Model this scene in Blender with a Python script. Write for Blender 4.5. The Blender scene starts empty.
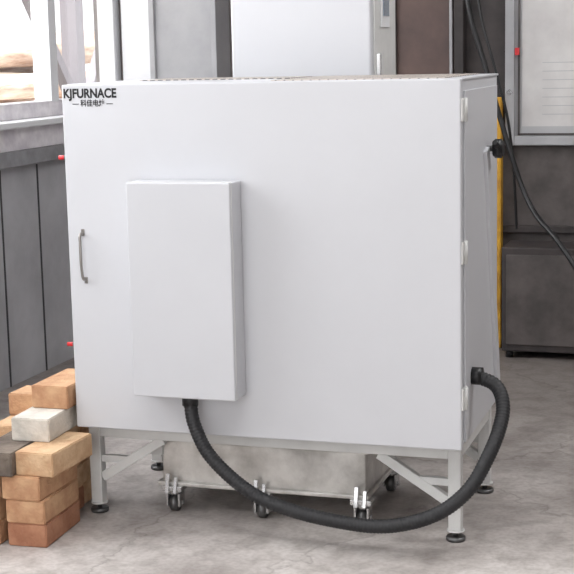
import bpy, bmesh, math, random
from mathutils import Matrix, Vector
random.seed(4)
C=bpy.context.collection
sc=bpy.context.scene
sc.view_settings.view_transform='Standard'
sc.view_settings.look='None'

# ---------- materials ----------
def lin(c):
    return tuple(((v/255)/12.92 if v/255<=.04045 else ((v/255+.055)/1.055)**2.4) for v in c)+(1,)
def mat(name,c,rough=.5,metal=0,var=.0,scale=8,c2=None,bump=0,bscale=60,detail=6,coat=0,stretch=None):
    m=bpy.data.materials.new(name); m.use_nodes=True; nt=m.node_tree; n=nt.nodes; b=n["Principled BSDF"]
    b.inputs["Roughness"].default_value=rough; b.inputs["Metallic"].default_value=metal
    col=lin(c); b.inputs["Base Color"].default_value=col
    tc=n.new("ShaderNodeTexCoord"); mp=n.new("ShaderNodeMapping"); nt.links.new(tc.outputs["Object"],mp.inputs[0])
    if stretch: mp.inputs["Scale"].default_value=stretch
    if c2 or var:
        no=n.new("ShaderNodeTexNoise"); no.inputs["Scale"].default_value=scale; no.inputs["Detail"].default_value=detail
        no.inputs["Roughness"].default_value=.6
        nt.links.new(mp.outputs[0],no.inputs["Vector"])
        r=n.new("ShaderNodeValToRGB"); r.color_ramp.elements[0].position=.35; r.color_ramp.elements[1].position=.65
        r.color_ramp.elements[0].color=lin(c2) if c2 else tuple(v*(1-var) for v in col[:3])+(1,)
        r.color_ramp.elements[1].color=col
        nt.links.new(no.outputs["Fac"],r.inputs[0]); nt.links.new(r.outputs[0],b.inputs["Base Color"])
    if bump:
        n2=n.new("ShaderNodeTexNoise"); n2.inputs["Scale"].default_value=bscale; n2.inputs["Detail"].default_value=8
        nt.links.new(mp.outputs[0],n2.inputs["Vector"])
        bp=n.new("ShaderNodeBump"); bp.inputs["Strength"].default_value=bump; bp.inputs["Distance"].default_value=.01
        nt.links.new(n2.outputs["Fac"],bp.inputs["Height"]); nt.links.new(bp.outputs[0],b.inputs["Normal"])
    return m
M={}
M['paint']=mat("light_grey_powder_coat",(205,206,210),.38,var=.05,scale=1.6,bump=.03,bscale=400)
M['paint2']=mat("frame_paint",(214,214,212),.5,var=.10,scale=12)
M['gap']=mat("shadow_gap_dark",(60,60,62),.8)
M['alu']=mat("rough_aluminium",(226,224,220),.34,.6,c2=(168,165,160),scale=7,bump=.12,bscale=30)
M['chrome']=mat("chrome",(215,215,215),.25,.85)
M['hsteel']=mat("brushed_handle_steel",(150,146,142),.35,.7)
M['steel']=mat("dark_steel",(105,105,105),.4,.7)
M['black']=mat("black_plastic",(22,22,24),.4)
M['brick']=mat("fire_brick",(212,172,134),.9,c2=(184,138,104),scale=14,bump=.5,bscale=90)
M['brick2']=mat("fire_brick_pale",(222,190,152),.9,c2=(198,158,122),scale=16,bump=.5,bscale=90)
M['brick3']=mat("fire_brick_red",(188,138,108),.9,c2=(160,108,82),scale=12,bump=.5,bscale=90)
M['brickw']=mat("insulation_brick",(226,220,210),.95,c2=(200,195,186),scale=18,bump=.5,bscale=80)
M['brickg']=mat("sooty_brick",(136,124,112),.95,c2=(84,74,68),scale=10,bump=.6,bscale=60)
M['red']=mat("red_plastic",(200,40,45),.4)
M['pvc']=mat("white_pvc",(228,229,231),.4,var=.06,scale=5)
M['wall']=mat("grey_sandwich_panel",(180,180,183),.6,c2=(158,157,160),scale=3,bump=.05,bscale=20)
M['wallb']=mat("grey_painted_wall",(128,122,120),.75,c2=(108,102,100),scale=3,bump=.1,bscale=20)
M['colm']=mat("grey_steel_column",(172,172,174),.6,c2=(152,152,155),scale=3)
M['dark']=mat("dark_grey_panel",(94,87,85),.6,c2=(66,61,60),scale=6)
M['dark2']=mat("darker_panel",(64,57,56),.65,c2=(46,42,42),scale=8)
M['brown']=mat("brown_door",(100,80,74),.6,c2=(80,65,62),scale=5)
M['yellow']=mat("yellow_paint",(222,170,50),.6,c2=(180,130,45),scale=12)
M['ledge']=mat("grey_ledge",(150,150,153),.6,c2=(120,119,121),scale=8)
M['film']=mat("protective_film",(236,232,234),.35,c2=(204,198,204),scale=11,bump=.3,bscale=25)
M['paper']=mat("paper",(204,202,200),.6,c2=(184,181,180),scale=4)
M['board']=mat("board_backing",(176,176,178),.7,var=.1,scale=3)
M['ink']=mat("ink_grey",(172,172,174),.8)
M['ceil']=mat("ceiling_sheet",(200,200,202),.8)
M['log']=mat("peeled_log",(230,214,198),.9,c2=(166,134,112),scale=5,bump=.4,bscale=20,stretch=(3,.4,3))
M['loge']=mat("log_end",(222,190,155),.9,c2=(190,150,115),scale=9)
M['ground']=mat("yard_ground",(215,208,202),.95,c2=(185,177,168),scale=1.5)
M['screen']=mat("display_screen",(70,90,110),.2)
M['darkmet']=mat("outdoor_steel",(120,116,120),.6)

g=bpy.data.materials.new("window_glass"); g.use_nodes=True
nt=g.node_tree; nt.nodes.clear(); o=nt.nodes.new("ShaderNodeOutputMaterial"); mx=nt.nodes.new("ShaderNodeMixShader")
tr=nt.nodes.new("ShaderNodeBsdfTransparent"); gl=nt.nodes.new("ShaderNodeBsdfGlossy"); gl.inputs["Roughness"].default_value=.05
mx.inputs[0].default_value=.08; nt.links.new(tr.outputs[0],mx.inputs[1]); nt.links.new(gl.outputs[0],mx.inputs[2]); nt.links.new(mx.outputs[0],o.inputs[0])
M['glass']=g

f=bpy.data.materials.new("concrete_floor"); f.use_nodes=True; nt=f.node_tree; n=nt.nodes; b=n["Principled BSDF"]
tc=n.new("ShaderNodeTexCoord")
def noise(s,d,dist=0):
    x=n.new("ShaderNodeTexNoise"); x.inputs["Scale"].default_value=s; x.inputs["Detail"].default_value=d; x.inputs["Distortion"].default_value=dist
    nt.links.new(tc.outputs["Object"],x.inputs["Vector"]); return x
def ramp(src,p0,c0,p1,c1):
    r=n.new("ShaderNodeValToRGB"); e=r.color_ramp.elements; e[0].position=p0; e[0].color=c0; e[1].position=p1; e[1].color=c1
    nt.links.new(src,r.inputs[0]); return r
a=noise(2.2,8,.6); ra=ramp(a.outputs["Fac"],.38,lin((166,159,155)),.62,lin((208,202,198)))
d=noise(14,10,.3); rd=ramp(d.outputs["Fac"],.36,(.78,.77,.76,1),.56,(1,1,1,1))
e=noise(70,6); re_=ramp(e.outputs["Fac"],.38,(.87,.86,.85,1),.58,(1,1,1,1))
def mul(x,y):
    m_=n.new("ShaderNodeMix"); m_.data_type='RGBA'; m_.blend_type='MULTIPLY'; m_.inputs[0].default_value=1
    nt.links.new(x,m_.inputs[6]); nt.links.new(y,m_.inputs[7]); return m_.outputs[2]
c_=mul(mul(ra.outputs[0],rd.outputs[0]),re_.outputs[0])
vo=n.new("ShaderNodeTexVoronoi"); vo.feature='DISTANCE_TO_EDGE'; vo.inputs["Scale"].default_value=.9
mpn=n.new("ShaderNodeMixRGB"); mpn.inputs[0].default_value=.12; nt.links.new(tc.outputs["Object"],mpn.inputs[1]); nt.links.new(d.outputs["Color"],mpn.inputs[2]); nt.links.new(mpn.outputs[0],vo.inputs["Vector"])
rv=ramp(vo.outputs["Distance"],.0,(.72,.71,.7,1),.006,(1,1,1,1)); c_=mul(c_,rv.outputs[0])
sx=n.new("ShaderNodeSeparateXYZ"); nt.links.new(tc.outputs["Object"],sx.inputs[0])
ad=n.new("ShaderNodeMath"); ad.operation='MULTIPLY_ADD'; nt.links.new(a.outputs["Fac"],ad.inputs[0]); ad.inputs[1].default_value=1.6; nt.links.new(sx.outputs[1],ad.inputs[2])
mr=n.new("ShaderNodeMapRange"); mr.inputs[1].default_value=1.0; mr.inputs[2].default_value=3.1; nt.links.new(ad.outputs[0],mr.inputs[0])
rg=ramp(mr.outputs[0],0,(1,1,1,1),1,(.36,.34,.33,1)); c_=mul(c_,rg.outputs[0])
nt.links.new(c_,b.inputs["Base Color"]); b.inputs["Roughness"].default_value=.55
bm_=n.new("ShaderNodeBump"); bm_.inputs["Strength"].default_value=.15; bm_.inputs["Distance"].default_value=.01; nt.links.new(d.outputs["Fac"],bm_.inputs["Height"]); nt.links.new(bm_.outputs[0],b.inputs["Normal"])
M['floor']=f

pm=bpy.data.materials.new("perforated_sheet"); pm.use_nodes=True; nt=pm.node_tree; n=nt.nodes; b=n["Principled BSDF"]; b.inputs["Roughness"].default_value=.5
tc=n.new("ShaderNodeTexCoord"); vo=n.new("ShaderNodeTexVoronoi"); vo.inputs["Scale"].default_value=42; vo.inputs["Randomness"].default_value=0
nt.links.new(tc.outputs["Object"],vo.inputs["Vector"]); r=n.new("ShaderNodeValToRGB"); r.color_ramp.interpolation='CONSTANT'
r.color_ramp.elements[0].color=lin((45,42,40)); r.color_ramp.elements[1].position=.40; r.color_ramp.elements[1].color=lin((200,190,182))
nt.links.new(vo.outputs["Distance"],r.inputs[0]); nt.links.new(r.outputs[0],b.inputs["Base Color"]); M['perf']=pm

# ---------- helpers ----------
def link(o,parent=None):
    if o.name not in C.objects: C.objects.link(o)
    if parent: o.parent=parent
    return o
def empty(name,loc=(0,0,0)):
    e=bpy.data.objects.new(name,None); e.empty_display_size=.1; C.objects.link(e); e.location=loc; return e
def mesh(name,bm,m,parent=None,smooth=False):
    me=bpy.data.meshes.new(name); bm.to_mesh(me); bm.free(); me.materials.append(m)
    if smooth:
        for p in me.polygons: p.use_smooth=True
    o=bpy.data.objects.new(name,me); return link(o,parent)
def box(name,lo,hi,m,parent=None,bev=.0,seg=2):
    lo=Vector(lo);hi=Vector(hi); bm=bmesh.new(); c=(lo+hi)/2; s=hi-lo
    bmesh.ops.create_cube(bm,size=1)
    bmesh.ops.scale(bm,vec=s,verts=bm.verts)
    if bev: bmesh.ops.bevel(bm,geom=bm.edges[:],offset=bev,segments=seg,affect='EDGES',profile=.5)
    bmesh.ops.translate(bm,vec=c,verts=bm.verts)
    if parent: bmesh.ops.translate(bm,vec=-parent.location,verts=bm.verts)
    return mesh(name,bm,m,parent)
def bar(name,p,q,w,t,m,parent=None,up=(0,0,1),bev=.001):
    p=Vector(p);q=Vector(q); d=q-p; bm=bmesh.new(); bmesh.ops.create_cube(bm,size=1); bmesh.ops.scale(bm,vec=(w,t,d.length),verts=bm.verts)
    if bev: bmesh.ops.bevel(bm,geom=bm.edges[:],offset=bev,segments=1,affect='EDGES')
    z=d.normalized(); y=Vector((0,1,0)); 
    if abs(z.y)>.9: y=Vector((1,0,0))
    x=y.cross(z).normalized(); y=z.cross(x)
    R=Matrix((x,y,z)).transposed().to_4x4()
    bmesh.ops.transform(bm,matrix=Matrix.Translation((p+q)/2)@R,verts=bm.verts)
    if parent: bmesh.ops.translate(bm,vec=-parent.location,verts=bm.verts)
    return mesh(name,bm,m,parent)
def cyl(name,p,q,r,m,parent=None,r2=None,seg=24,bev=0):
    p=Vector(p);q=Vector(q); d=q-p; bm=bmesh.new()
    bmesh.ops.create_cone(bm,cap_ends=True,segments=seg,radius1=r,radius2=r if r2 is None else r2,depth=d.length)
    if bev:
        ed=[e for e in bm.edges if any(len(fc.verts)>4 for fc in e.link_faces)]
        bmesh.ops.bevel(bm,geom=ed,offset=bev,segments=2,affect='EDGES')
    bmesh.ops.transform(bm,matrix=Matrix.Translation((p+q)/2)@d.to_track_quat('Z','Y').to_matrix().to_4x4(),verts=bm.verts)
    if parent: bmesh.ops.translate(bm,vec=-parent.location,verts=bm.verts)
    o=mesh(name,bm,m,parent)
    for pl in o.data.polygons: pl.use_smooth=len(pl.vertices)<=4
    return o
def tube(name,pts,r,m,parent=None):
    cu=bpy.data.curves.new(name,'CURVE'); cu.dimensions='3D'; cu.bevel_depth=r; cu.bevel_resolution=6; cu.resolution_u=16; cu.use_fill_caps=True
    s=cu.splines.new('NURBS'); s.points.add(len(pts)-1)
    for i,pt in enumerate(pts): s.points[i].co=(*pt,1)
    s.order_u=3; s.use_endpoint_u=True
    cu.materials.append(m); o=bpy.data.objects.new(name,cu); return link(o,parent)
def bez(name,pts,r,m,parent=None):
    cu=bpy.data.curves.new(name,'CURVE'); cu.dimensions='3D'; cu.bevel_depth=r; cu.bevel_resolution=6; cu.resolution_u=16; cu.use_fill_caps=True
    s=cu.splines.new('BEZIER'); s.bezier_points.add(len(pts)-1)
    for i,pt in enumerate(pts):
        s.bezier_points[i].co=pt; s.bezier_points[i].handle_left_type='AUTO'; s.bezier_points[i].handle_right_type='AUTO'
    cu.materials.append(m); o=bpy.data.objects.new(name,cu); return link(o,parent)
def text(name,body,size,loc,rot,m,parent=None,sx=1,off=0):
    t=bpy.data.curves.new(name,'FONT'); t.body=body; t.size=size; t.extrude=.0003; t.offset=off; t.materials.append(m)
    o=bpy.data.objects.new(name,t); link(o,parent); o.location=loc; o.rotation_euler=rot; o.scale=(sx,1,1); return o

# ---------- room ----------
XL,YB,XR,YF,ZC=-1.0,2.68,3.6,-6.5,3.3
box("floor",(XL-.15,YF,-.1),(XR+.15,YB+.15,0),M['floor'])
box("ceiling",(XL-.15,YF,ZC),(XR+.15,YB+.15,ZC+.1),M['ceil'])
box("wall_right",(XR,YF,0),(XR+.15,YB+.15,ZC),M['wallb'])
box("wall_back",(XL-.15,YB,0),(XR,YB+.15,ZC),M['wallb'])
wl=empty("wall_left",(XL,0,0))
box("lower_wall",(XL-.15,YF,0),(XL,YB,1.02),M['wall'],wl)
box("upper_wall",(XL-.15,YF,2.55),(XL,YB,ZC),M['wall'],wl)
box("pier_front",(XL-.15,YF,1.02),(XL,-2.2,2.55),M['wall'],wl)
yy=-6
while yy<YB:
    box("panel_joint",(XL,yy,.0),(XL+.004,yy+.008,.86),M['gap'],wl); yy+=.31
box("trim_1",(XL,-2.2,.87),(XL+.05,YB,.93),M['ledge'],None,.003)
box("trim_2",(XL-.15,-2.2,1.02),(XL+.075,YB,1.045),M['pvc'],None,.004)
box("trim_3",(XL,-2.2,.93),(XL+.03,YB,1.02),M['film'],None,.002)
w=empty("window_1",(XL,0,0))
box("bottom_rail",(XL-.1,-2.2,1.045),(XL-.02,YB,1.11),M['film'],w,.004)
box("top_rail",(XL-.1,-2.2,2.48),(XL-.02,YB,2.55),M['pvc'],w,.004)
for y0,wd in [(-2.2,.07),(-1.2,.07),(-.1,.07),(.95,.07),(1.96,.07),(2.61,.07)]:
    box("mullion",(XL-.1,y0,1.1),(XL-.02,y0+wd,2.5),M['pvc'],w,.004)
box("pane",(XL-.065,-2.15,1.09),(XL-.06,YB-.03,2.5),M['glass'],w)
# outside
box("yard_ground",(-30,-20,-.25),(XL-.16,30,-.15),M['ground'])
bm=bmesh.new()
for k in range(6):
    for j in range(9-k//2):
        r=.10+random.random()*.06
        x=-3.6-.3*j-.15*(k%2)+random.uniform(-.03,.03); z=.0+.26*k+random.uniform(-.02,.02)
        y0=3.5+random.uniform(-.3,.3); L=5
        v=bmesh.ops.create_cone(bm,cap_ends=True,segments=14,radius1=r,radius2=r*.85,depth=L)['verts']
        bmesh.ops.transform(bm,matrix=Matrix.Translation((x,y0+L/2,z+.02))@Matrix.Rotation(random.uniform(-.05,.05),4,'Z')@Matrix.Rotation(math.pi/2+random.uniform(-.03,.03),4,'X'),verts=v)
lg=mesh("log_pile",bm,M['log'],None,True); lg.data.materials.append(M['loge'])
for p in lg.data.polygons:
    if len(p.vertices)>4: p.material_index=1; p.use_smooth=False
tr_=empty("outdoor_steel_frame",(-2,0,0))
bar("post",(-2.0,4.2,-.15),(-2.0,4.2,3.4),.1,.1,M['darkmet'],tr_)
bar("brace",(-2.0,4.2,1.0),(-2.0,3.0,2.4),.06,.06,M['darkmet'],tr_)
bar("brace",(-2.0,4.25,.9),(-2.0,5.6,2.6),.06,.06,M['darkmet'],tr_)
bar("beam",(-2.0,-3,2.9),(-2.0,8,2.9),.12,.12,M['darkmet'],tr_)

# back wall details
box("trim_4",(XL,YB-.03,0),(XL+.15,YB,ZC),M['pvc'],None,.004)
col=empty("steel_column",(-.7,2.6,0))
box("web",(-.78,2.52,0),(-.5,2.64,ZC),M['colm'],col,.004)
box("flange_side",(-.8,2.5,0),(-.775,YB-.002,ZC),M['colm'],col,.003)
box("flange_side",(-.505,2.5,0),(-.48,YB-.002,ZC),M['colm'],col,.003)

d1=empty("door_1",(.5,2.66,0))
box("leaf",(.30,2.64,0),(.56,2.679,2.3),M['brown'],d1,.003)
box("frame_left",(.27,2.62,0),(.30,2.679,2.33),M['dark'],d1,.003)
box("frame_right",(.56,2.60,0),(.60,2.679,2.33),M['dark2'],d1,.003)
box("edge_strip",(.535,2.62,0),(.548,2.64,2.3),M['colm'],d1,.002)
box("frame_top",(.27,2.62,2.3),(.60,2.679,2.36),M['dark'],d1,.003)

wp=empty("dark_wall_cladding",(1,2.66,0))
box("sheet",(.60,2.655,.05),(2.4,2.679,.9),M['dark'],wp,.002)
box("kick_plate",(.60,2.62,0),(2.4,2.679,.06),M['dark2'],wp,.003)
box("rail",(.60,2.63,.50),(2.4,2.679,.53),M['dark2'],wp,.003)
box("upper_sheet",(.60,2.655,.9),(.78,2.679,2.4),M['dark2'],wp,.002)
lc=empty("low_tool_cabinet",(1,2.5,0))
box("body",(.80,2.38,.03),(1.6,2.6,.47),M['dark2'],lc,.006)
box("door_panel",(.82,2.372,.06),(1.2,2.38,.44),M['dark'],lc,.003)
box("door_panel",(1.22,2.372,.06),(1.58,2.38,.44),M['dark'],lc,.003)
for xx in (.83,1.55):
    for y_ in (2.41,2.56): cyl("foot",(xx,y_,0),(xx,y_,.032),.015,M['black'],lc)
nb=empty("notice_board",(1.1,2.64,1.3))
box("backing",(.80,2.63,.90),(1.5,2.654,1.95),M['board'],nb)
for lo,hi in [((.775,2.61,.875),(.815,2.654,1.98)),((1.48,2.61,.875),(1.52,2.654,1.98)),((.815,2.61,.875),(1.48,2.654,.915)),((.815,2.61,1.94),(1.48,2.654,1.98))]:
    box("frame",lo,hi,M['colm'],nb,.004)
box("sheet_of_paper",(.845,2.6285,.955),(1.44,2.631,1.9),M['paper'],nb)
box("inner_bead",(.828,2.622,.918),(.836,2.654,1.938),M['dark'],nb)
box("inner_bead",(.828,2.622,.918),(1.475,2.654,.926),M['dark'],nb)
for i in range(7):
    z=1.22-.036*i
    box("text_line",(.93,2.628,z),(.93+random.uniform(.12,.35),2.6287,z+.003),M['ink'],nb)
box("red_stamp",(.817,2.607,1.255),(.835,2.622,1.285),M['red'],nb)
cyl("board_lock",(.795,2.60,1.10),(.795,2.612,1.10),.012,M['chrome'],nb)
box("yellow_post",(.715,2.58,.0),(.765,2.63,1.08),M['yellow'],None,.005)

tube("hanging_cable",[(.60,2.5,ZC),(.61,2.5,2.2),(.62,2.5,1.5),(.70,2.5,1.25),(.79,2.48,.95),(.90,2.45,.62),(1.06,2.3,.5),(1.3,2.2,.12),(1.6,2.1,.012),(2.2,1.8,.012)],.011,M['black'])
tube("hanging_cable",[(.66,2.52,ZC),(.66,2.52,2.2),(.66,2.52,1.5),(.76,2.5,1.18),(.83,2.5,.9),(.84,2.52,.53)],.006,M['black'])

# ---------- control tower behind ----------
ct=empty("control_cabinet",(.43,.9,0))
box("body",(.217,.76,.05),(.667,1.08,1.8),M['paint'],ct,.006)
box("plinth",(.23,.78,0),(.655,1.06,.05),M['dark'],ct)
box("side_door",(.667,.79,.12),(.673,1.06,1.75),M['paint2'],ct,.002)
box("display_bezel",(.673,.86,1.36),(.679,.96,1.46),M['pvc'],ct,.002)
box("display",(.679,.875,1.395),(.681,.945,1.445),M['screen'],ct)
box("lock",(.673,.80,1.2),(.687,.82,1.28),M['chrome'],ct,.002)

# ---------- furnace ----------
W,D,Z0,Z1=1.09,.56,.267,1.217
fu=empty("box_furnace",(.545,.28,0))
box("body",(.004,.032,Z0+.004),(W-.004,D,Z1-.002),M['paint'],fu,.003)
box("front_gap",(.01,.02,Z0+.01),(W-.01,.034,Z1-.01),M['gap'],fu)
box("front_door",(0,0,Z0),(W,.026,Z1),M['paint'],fu,.004,3)
box("top_sheet",(.0,.034,Z1-.004),(W,D+.002,Z1+.001),M['paint'],fu,.001)
box("top_vent",(.58,.05,Z1),(W-.05,D-.03,Z1+.003),M['perf'],fu)
box("top_vent",(.10,.30,Z1),(.55,D-.03,Z1+.003),M['perf'],fu)
box("side_panel",(W-.004,.05,Z0+.01),(W+.002,.53,Z1-.03),M['paint'],fu,.0015)
bar("slanted_bar",(W+.006,.33,1.02),(W+.006,.52,Z0+.03),.012,.045,M['paint'],fu)
for z in (.40,.78,1.14):
    cyl("hinge",(W+.006,.03,z-.03),(W+.006,.03,z+.03),.006,M['paint2'],fu)
    box("hinge_leaf",(W-.002,.03,z-.028),(W+.004,.06,z+.028),M['paint2'],fu,.001)
    box("hinge_leaf",(W-.002,.004,z-.028),(W+.004,.024,z+.028),M['paint2'],fu,.001)
cyl("knob_stem",(W,.36,1.02),(W+.04,.36,1.02),.008,M['steel'],fu)
cyl("knob",(W+.02,.36,1.02),(W+.048,.36,1.02),.026,M['black'],fu,bev=.005)
cyl("knob_grip",(W+.035,.30,1.04),(W+.035,.36,1.02),.008,M['black'],fu,bev=.002)
for z in (1.02,.50):
    cyl("coupling",(-.024,.016,z),(.004,.016,z),.006,M['red'],fu)
    cyl("coupling_nut",(-.006,.016,z),(.002,.016,z),.009,M['steel'],fu,seg=6)
bez("door_handle",[(.045,.0,.816),(.045,-.018,.811),(.046,-.022,.79),(.048,-.022,.71),(.049,-.018,.692),(.049,0,.686)],.004,M['hsteel'],fu).location=-fu.location
box("handle_foot",(.040,-.002,.808),(.050,.001,.826),M['hsteel'],fu,.0008)
box("handle_foot",(.044,-.002,.676),(.054,.001,.694),M['hsteel'],fu,.0008)
box("terminal_box",(.217,-.09,.388),(.507,-.002,.963),M['paint'],fu,.004,3)
box("terminal_box_rim",(.2185,-.079,.3895),(.5085,-.077,.9645),M['paint2'],fu,.0008)
cyl("cable_gland",(.362,-.045,.36),(.362,-.045,.392),.022,M['black'],fu,seg=12)
cyl("cable_gland_side",(W,.14,.435),(W+.03,.14,.435),.024,M['black'],fu,seg=12)
rx=(math.pi/2,0,0)
o=text("logo_text","KJFURNACE",.034,(.005-.545,-.0008-.28,1.182),rx,M['black'],fu,.86,.0011)
o=text("logo_cn","— 科佳电炉 —",.020,(.032-.545,-.0008-.28,1.160),rx,M['black'],fu,.9,.0003)
L='paint2'
for nm,x0 in (("leg_front_left",.006),("leg_front_right",W-.048)):
    box(nm,(x0,.06,.03),(x0+.034,.094,Z0+.005),M[L],fu,.002)
    box(nm+"_back",(x0,D-.06,.03),(x0+.034,D-.026,Z0+.005),M[L],fu,.002)
    for y_ in (.077,D-.043):
        cyl("leveling_stud",(x0+.017,y_,.01),(x0+.017,y_,.04),.007,M['steel'],fu)
        cyl("leveling_pad",(x0+.017,y_,0),(x0+.017,y_,.012),.026,M['steel'],fu,bev=.002)
        cyl("leg_plate",(x0+.017,y_,.026),(x0+.017,y_,.03),.024,M[L],fu)
for y_ in (.062,D-.058):
    box("rail",(.04,y_,.225),(W-.048,y_+.03,.262),M[L],fu,.002)
for x0 in (.008,W-.046):
    box("side_rail",(x0,.094,.225),(x0+.03,D-.06,.262),M[L],fu,.002)
for sgn,x0 in ((1,.04),(-1,W-.048)):
    for y_ in (.077,D-.043):
        bar("gusset_bar",(x0,y_,.105),(x0+sgn*.19,y_,.225),.026,.022,M[L],fu)
        bar("gusset_foot",(x0,y_,.16),(x0+sgn*.10,y_,.16),.02,.018,M[L],fu)
# ---------- trolley ----------
t=empty("furnace_trolley",(.5,.3,0))
box("tray",(.20,.13,.085),(.80,.47,.235),M['alu'],t,.004)
box("bottom_lip",(.19,.115,.078),(.81,.485,.090),M['alu'],t,.003)
box("top_flange",(.19,.122,.205),(.81,.48,.213),M['alu'],t,.002)
box("corner_bracket",(.17,.12,.165),(.205,.15,.20),M[L],t,.002)
for i in range(6):
    cyl("rivet",(.24+.104*i,.128,.225),(.24+.104*i,.131,.225),.005,M['steel'],t,seg=10)
for x in (.235,.50,.79):
    for y in (.135,.46):
        box("clamp_plate",(x-.03,y-.03,.064),(x+.03,y+.02,.079),M['chrome'],t,.002)
        cyl("swivel",(x,y,.050),(x,y,.066),.020,M['chrome'],t)
        box("fork",(x-.021,y-.022,.018),(x-.015,y+.018,.056),M['chrome'],t,.001)
        box("fork",(x+.015,y-.022,.018),(x+.021,y+.018,.056),M['chrome'],t,.001)
        cyl("wheel",(x-.012,y,.024),(x+.012,y,.024),.024,M['steel'],t,bev=.003)
        cyl("axle",(x-.025,y,.024),(x+.025,y,.024),.006,M['chrome'],t)
        if y<.2:
            bar("toggle",(x-.012,y-.022,.115),(x-.012,y-.036,.060),.012,.006,M['chrome'],t)
            bar("toggle",(x+.012,y-.022,.105),(x+.012,y-.036,.060),.010,.006,M['chrome'],t)

# ---------- hose (corrugated) ----------
pts=[(.362,-.045,.37),(.377,-.06,.313),(.42,-.07,.235),(.505,-.075,.16),(.60,-.08,.114),(.74,-.08,.084),(.90,-.08,.076),(1.03,-.07,.112),(1.115,-.05,.178),(1.16,0,.259),(1.180,.06,.325),(1.180,.10,.375),(1.155,.13,.415),(1.10,.14,.435)]
def catmull(P,n=24):
    P=[Vector(p) for p in P]; P=[P[0]*2-P[1]]+P+[P[-1]*2-P[-2]]; out=[]
    for i in range(1,len(P)-2):
        for k in range(n):
            u=k/n; a,b_,c,d_=P[i-1],P[i],P[i+1],P[i+2]
            out.append(.5*((2*b_)+(c-a)*u+(2*a-5*b_+4*c-d_)*u*u+(3*b_-a-3*c+d_)*u**3))
    out.append(P[-2]); return out
path=catmull(pts)
L_=[0]
for i in range(1,len(path)): L_.append(L_[-1]+(path[i]-path[i-1]).length)
step=.003; res_=[]; j=0; s=0
while s<L_[-1]:
    while L_[j+1]<s: j+=1
    u=(s-L_[j])/(L_[j+1]-L_[j]); res_.append(path[j].lerp(path[j+1],u)); s+=step
bm=bmesh.new(); prev=None; up=Vector((0,1,0)); N=20
for i,p in enumerate(res_):
    tg=(res_[min(i+1,len(res_)-1)]-res_[max(i-1,0)]).normalized()
    x=(up-tg*up.dot(tg)).normalized(); up=x; y=tg.cross(x); r=.0178+(.0009 if i%3 else -.0009)
    ring=[bm.verts.new(p+x*r*math.cos(2*math.pi*k/N)+y*r*math.sin(2*math.pi*k/N)) for k in range(N)]
    if prev:
        for k in range(N): bm.faces.new((prev[k],prev[(k+1)%N],ring[(k+1)%N],ring[k]))
    prev=ring
o=mesh("conduit_hose",bm,mat("black_rubber",(34,34,36),.55),fu,True)
for v in o.data.vertices: v.co-=fu.location

# ---------- bricks ----------
bs=empty("firebrick_stack",(-.1,-.05,0))
def brick(cx,cy,lv,rot,m,l=.228,w_=.112,h=.064):
    bm=bmesh.new(); bmesh.ops.create_cube(bm,size=1); bmesh.ops.scale(bm,vec=(w_,l,h),verts=bm.verts)
    bmesh.ops.bevel(bm,geom=bm.edges[:],offset=.003,segments=2,affect='EDGES')
    o=mesh("brick",bm,M[m],bs); o.location=(cx+.1,cy+.05,lv*.0645+.0325); o.rotation_euler=(0,0,math.radians(rot)); return o
rnd=lambda: random.choice(['brick','brick','brick2','brick3'])
for lv in range(3):
    brick(-.045+random.uniform(-.008,.006),-.145+random.uniform(-.006,.006),lv,random.uniform(-3,3),['brick3','brick','brick'][lv])
    brick(-.167+random.uniform(-.004,.002),-.150+random.uniform(-.008,.008),lv,random.uniform(-1.5,1.5),rnd())
    brick(-.287,-.14,lv,random.uniform(-1,1),rnd())
brick(-.005,-.132,3,-2,'brick2')
brick(-.123,-.155,3,1.5,'brickg')
for lv in range(4):
    brick(-.150+random.uniform(-.006,.002),.048,lv,90+random.uniform(-1,1),rnd())
brick(-.074,-.03,4,2,'brickw')
for lv in range(5):
    brick(-.160,.168,lv,90+random.uniform(-1,1),rnd())
brick(-.066,.085,5,0,'brick')

# ---------- lights ----------
wd=bpy.data.worlds.new("sky"); sc.world=wd; wd.use_nodes=True
bg=wd.node_tree.nodes["Background"]; bg.inputs[0].default_value=(.97,.98,1,1); bg.inputs[1].default_value=1.6
def area(name,loc,target,sx,sy,e,col=(1,1,1)):
    l=bpy.data.lights.new(name,'AREA'); l.shape='RECTANGLE'; l.size=sx; l.size_y=sy; l.energy=e; l.color=col
    o=bpy.data.objects.new(name,l); C.objects.link(o); o.location=loc
    o.rotation_euler=(Vector(target)-Vector(loc)).to_track_quat('-Z','Y').to_euler(); return o
area("doorway_daylight",(.4,-6.3,1.9),(.3,0,.7),3.5,2.6,58,(1,.99,.98))
area("overhead_fill",(.6,-1.8,3.2),(.6,-1.6,0),1.8,1.2,42)  # unseen fill added overhead to lift the dim roofed room
area("overhead_fill",(2.6,.6,3.2),(1.6,.5,.4),1.5,1.2,62)  # added fill from the right, no real fixture, brightens the furnace side face
area("window_daylight",(XL-.3,0,1.9),(1,0,.6),3.5,1.4,95,(.97,.98,1))
sn=bpy.data.lights.new("sun",'SUN'); sn.energy=15; sn.angle=.05; so=bpy.data.objects.new("sun",sn); C.objects.link(so); so.rotation_euler=(math.radians(25),math.radians(20),0)

# ---------- camera ----------
cd=bpy.data.cameras.new("camera"); cam=bpy.data.objects.new("camera",cd); C.objects.link(cam)
R=(Matrix.Rotation(.31172,4,'Z')@Matrix.Rotation(math.pi/2-.16139,4,'X')@Matrix.Rotation(-.02198,4,'Z'))
cam.matrix_world=Matrix.Translation((1.7841,-3.5893,1.2963))@R
cd.sensor_width=36; cd.lens=36*1454.58/574
sc.camera=cam
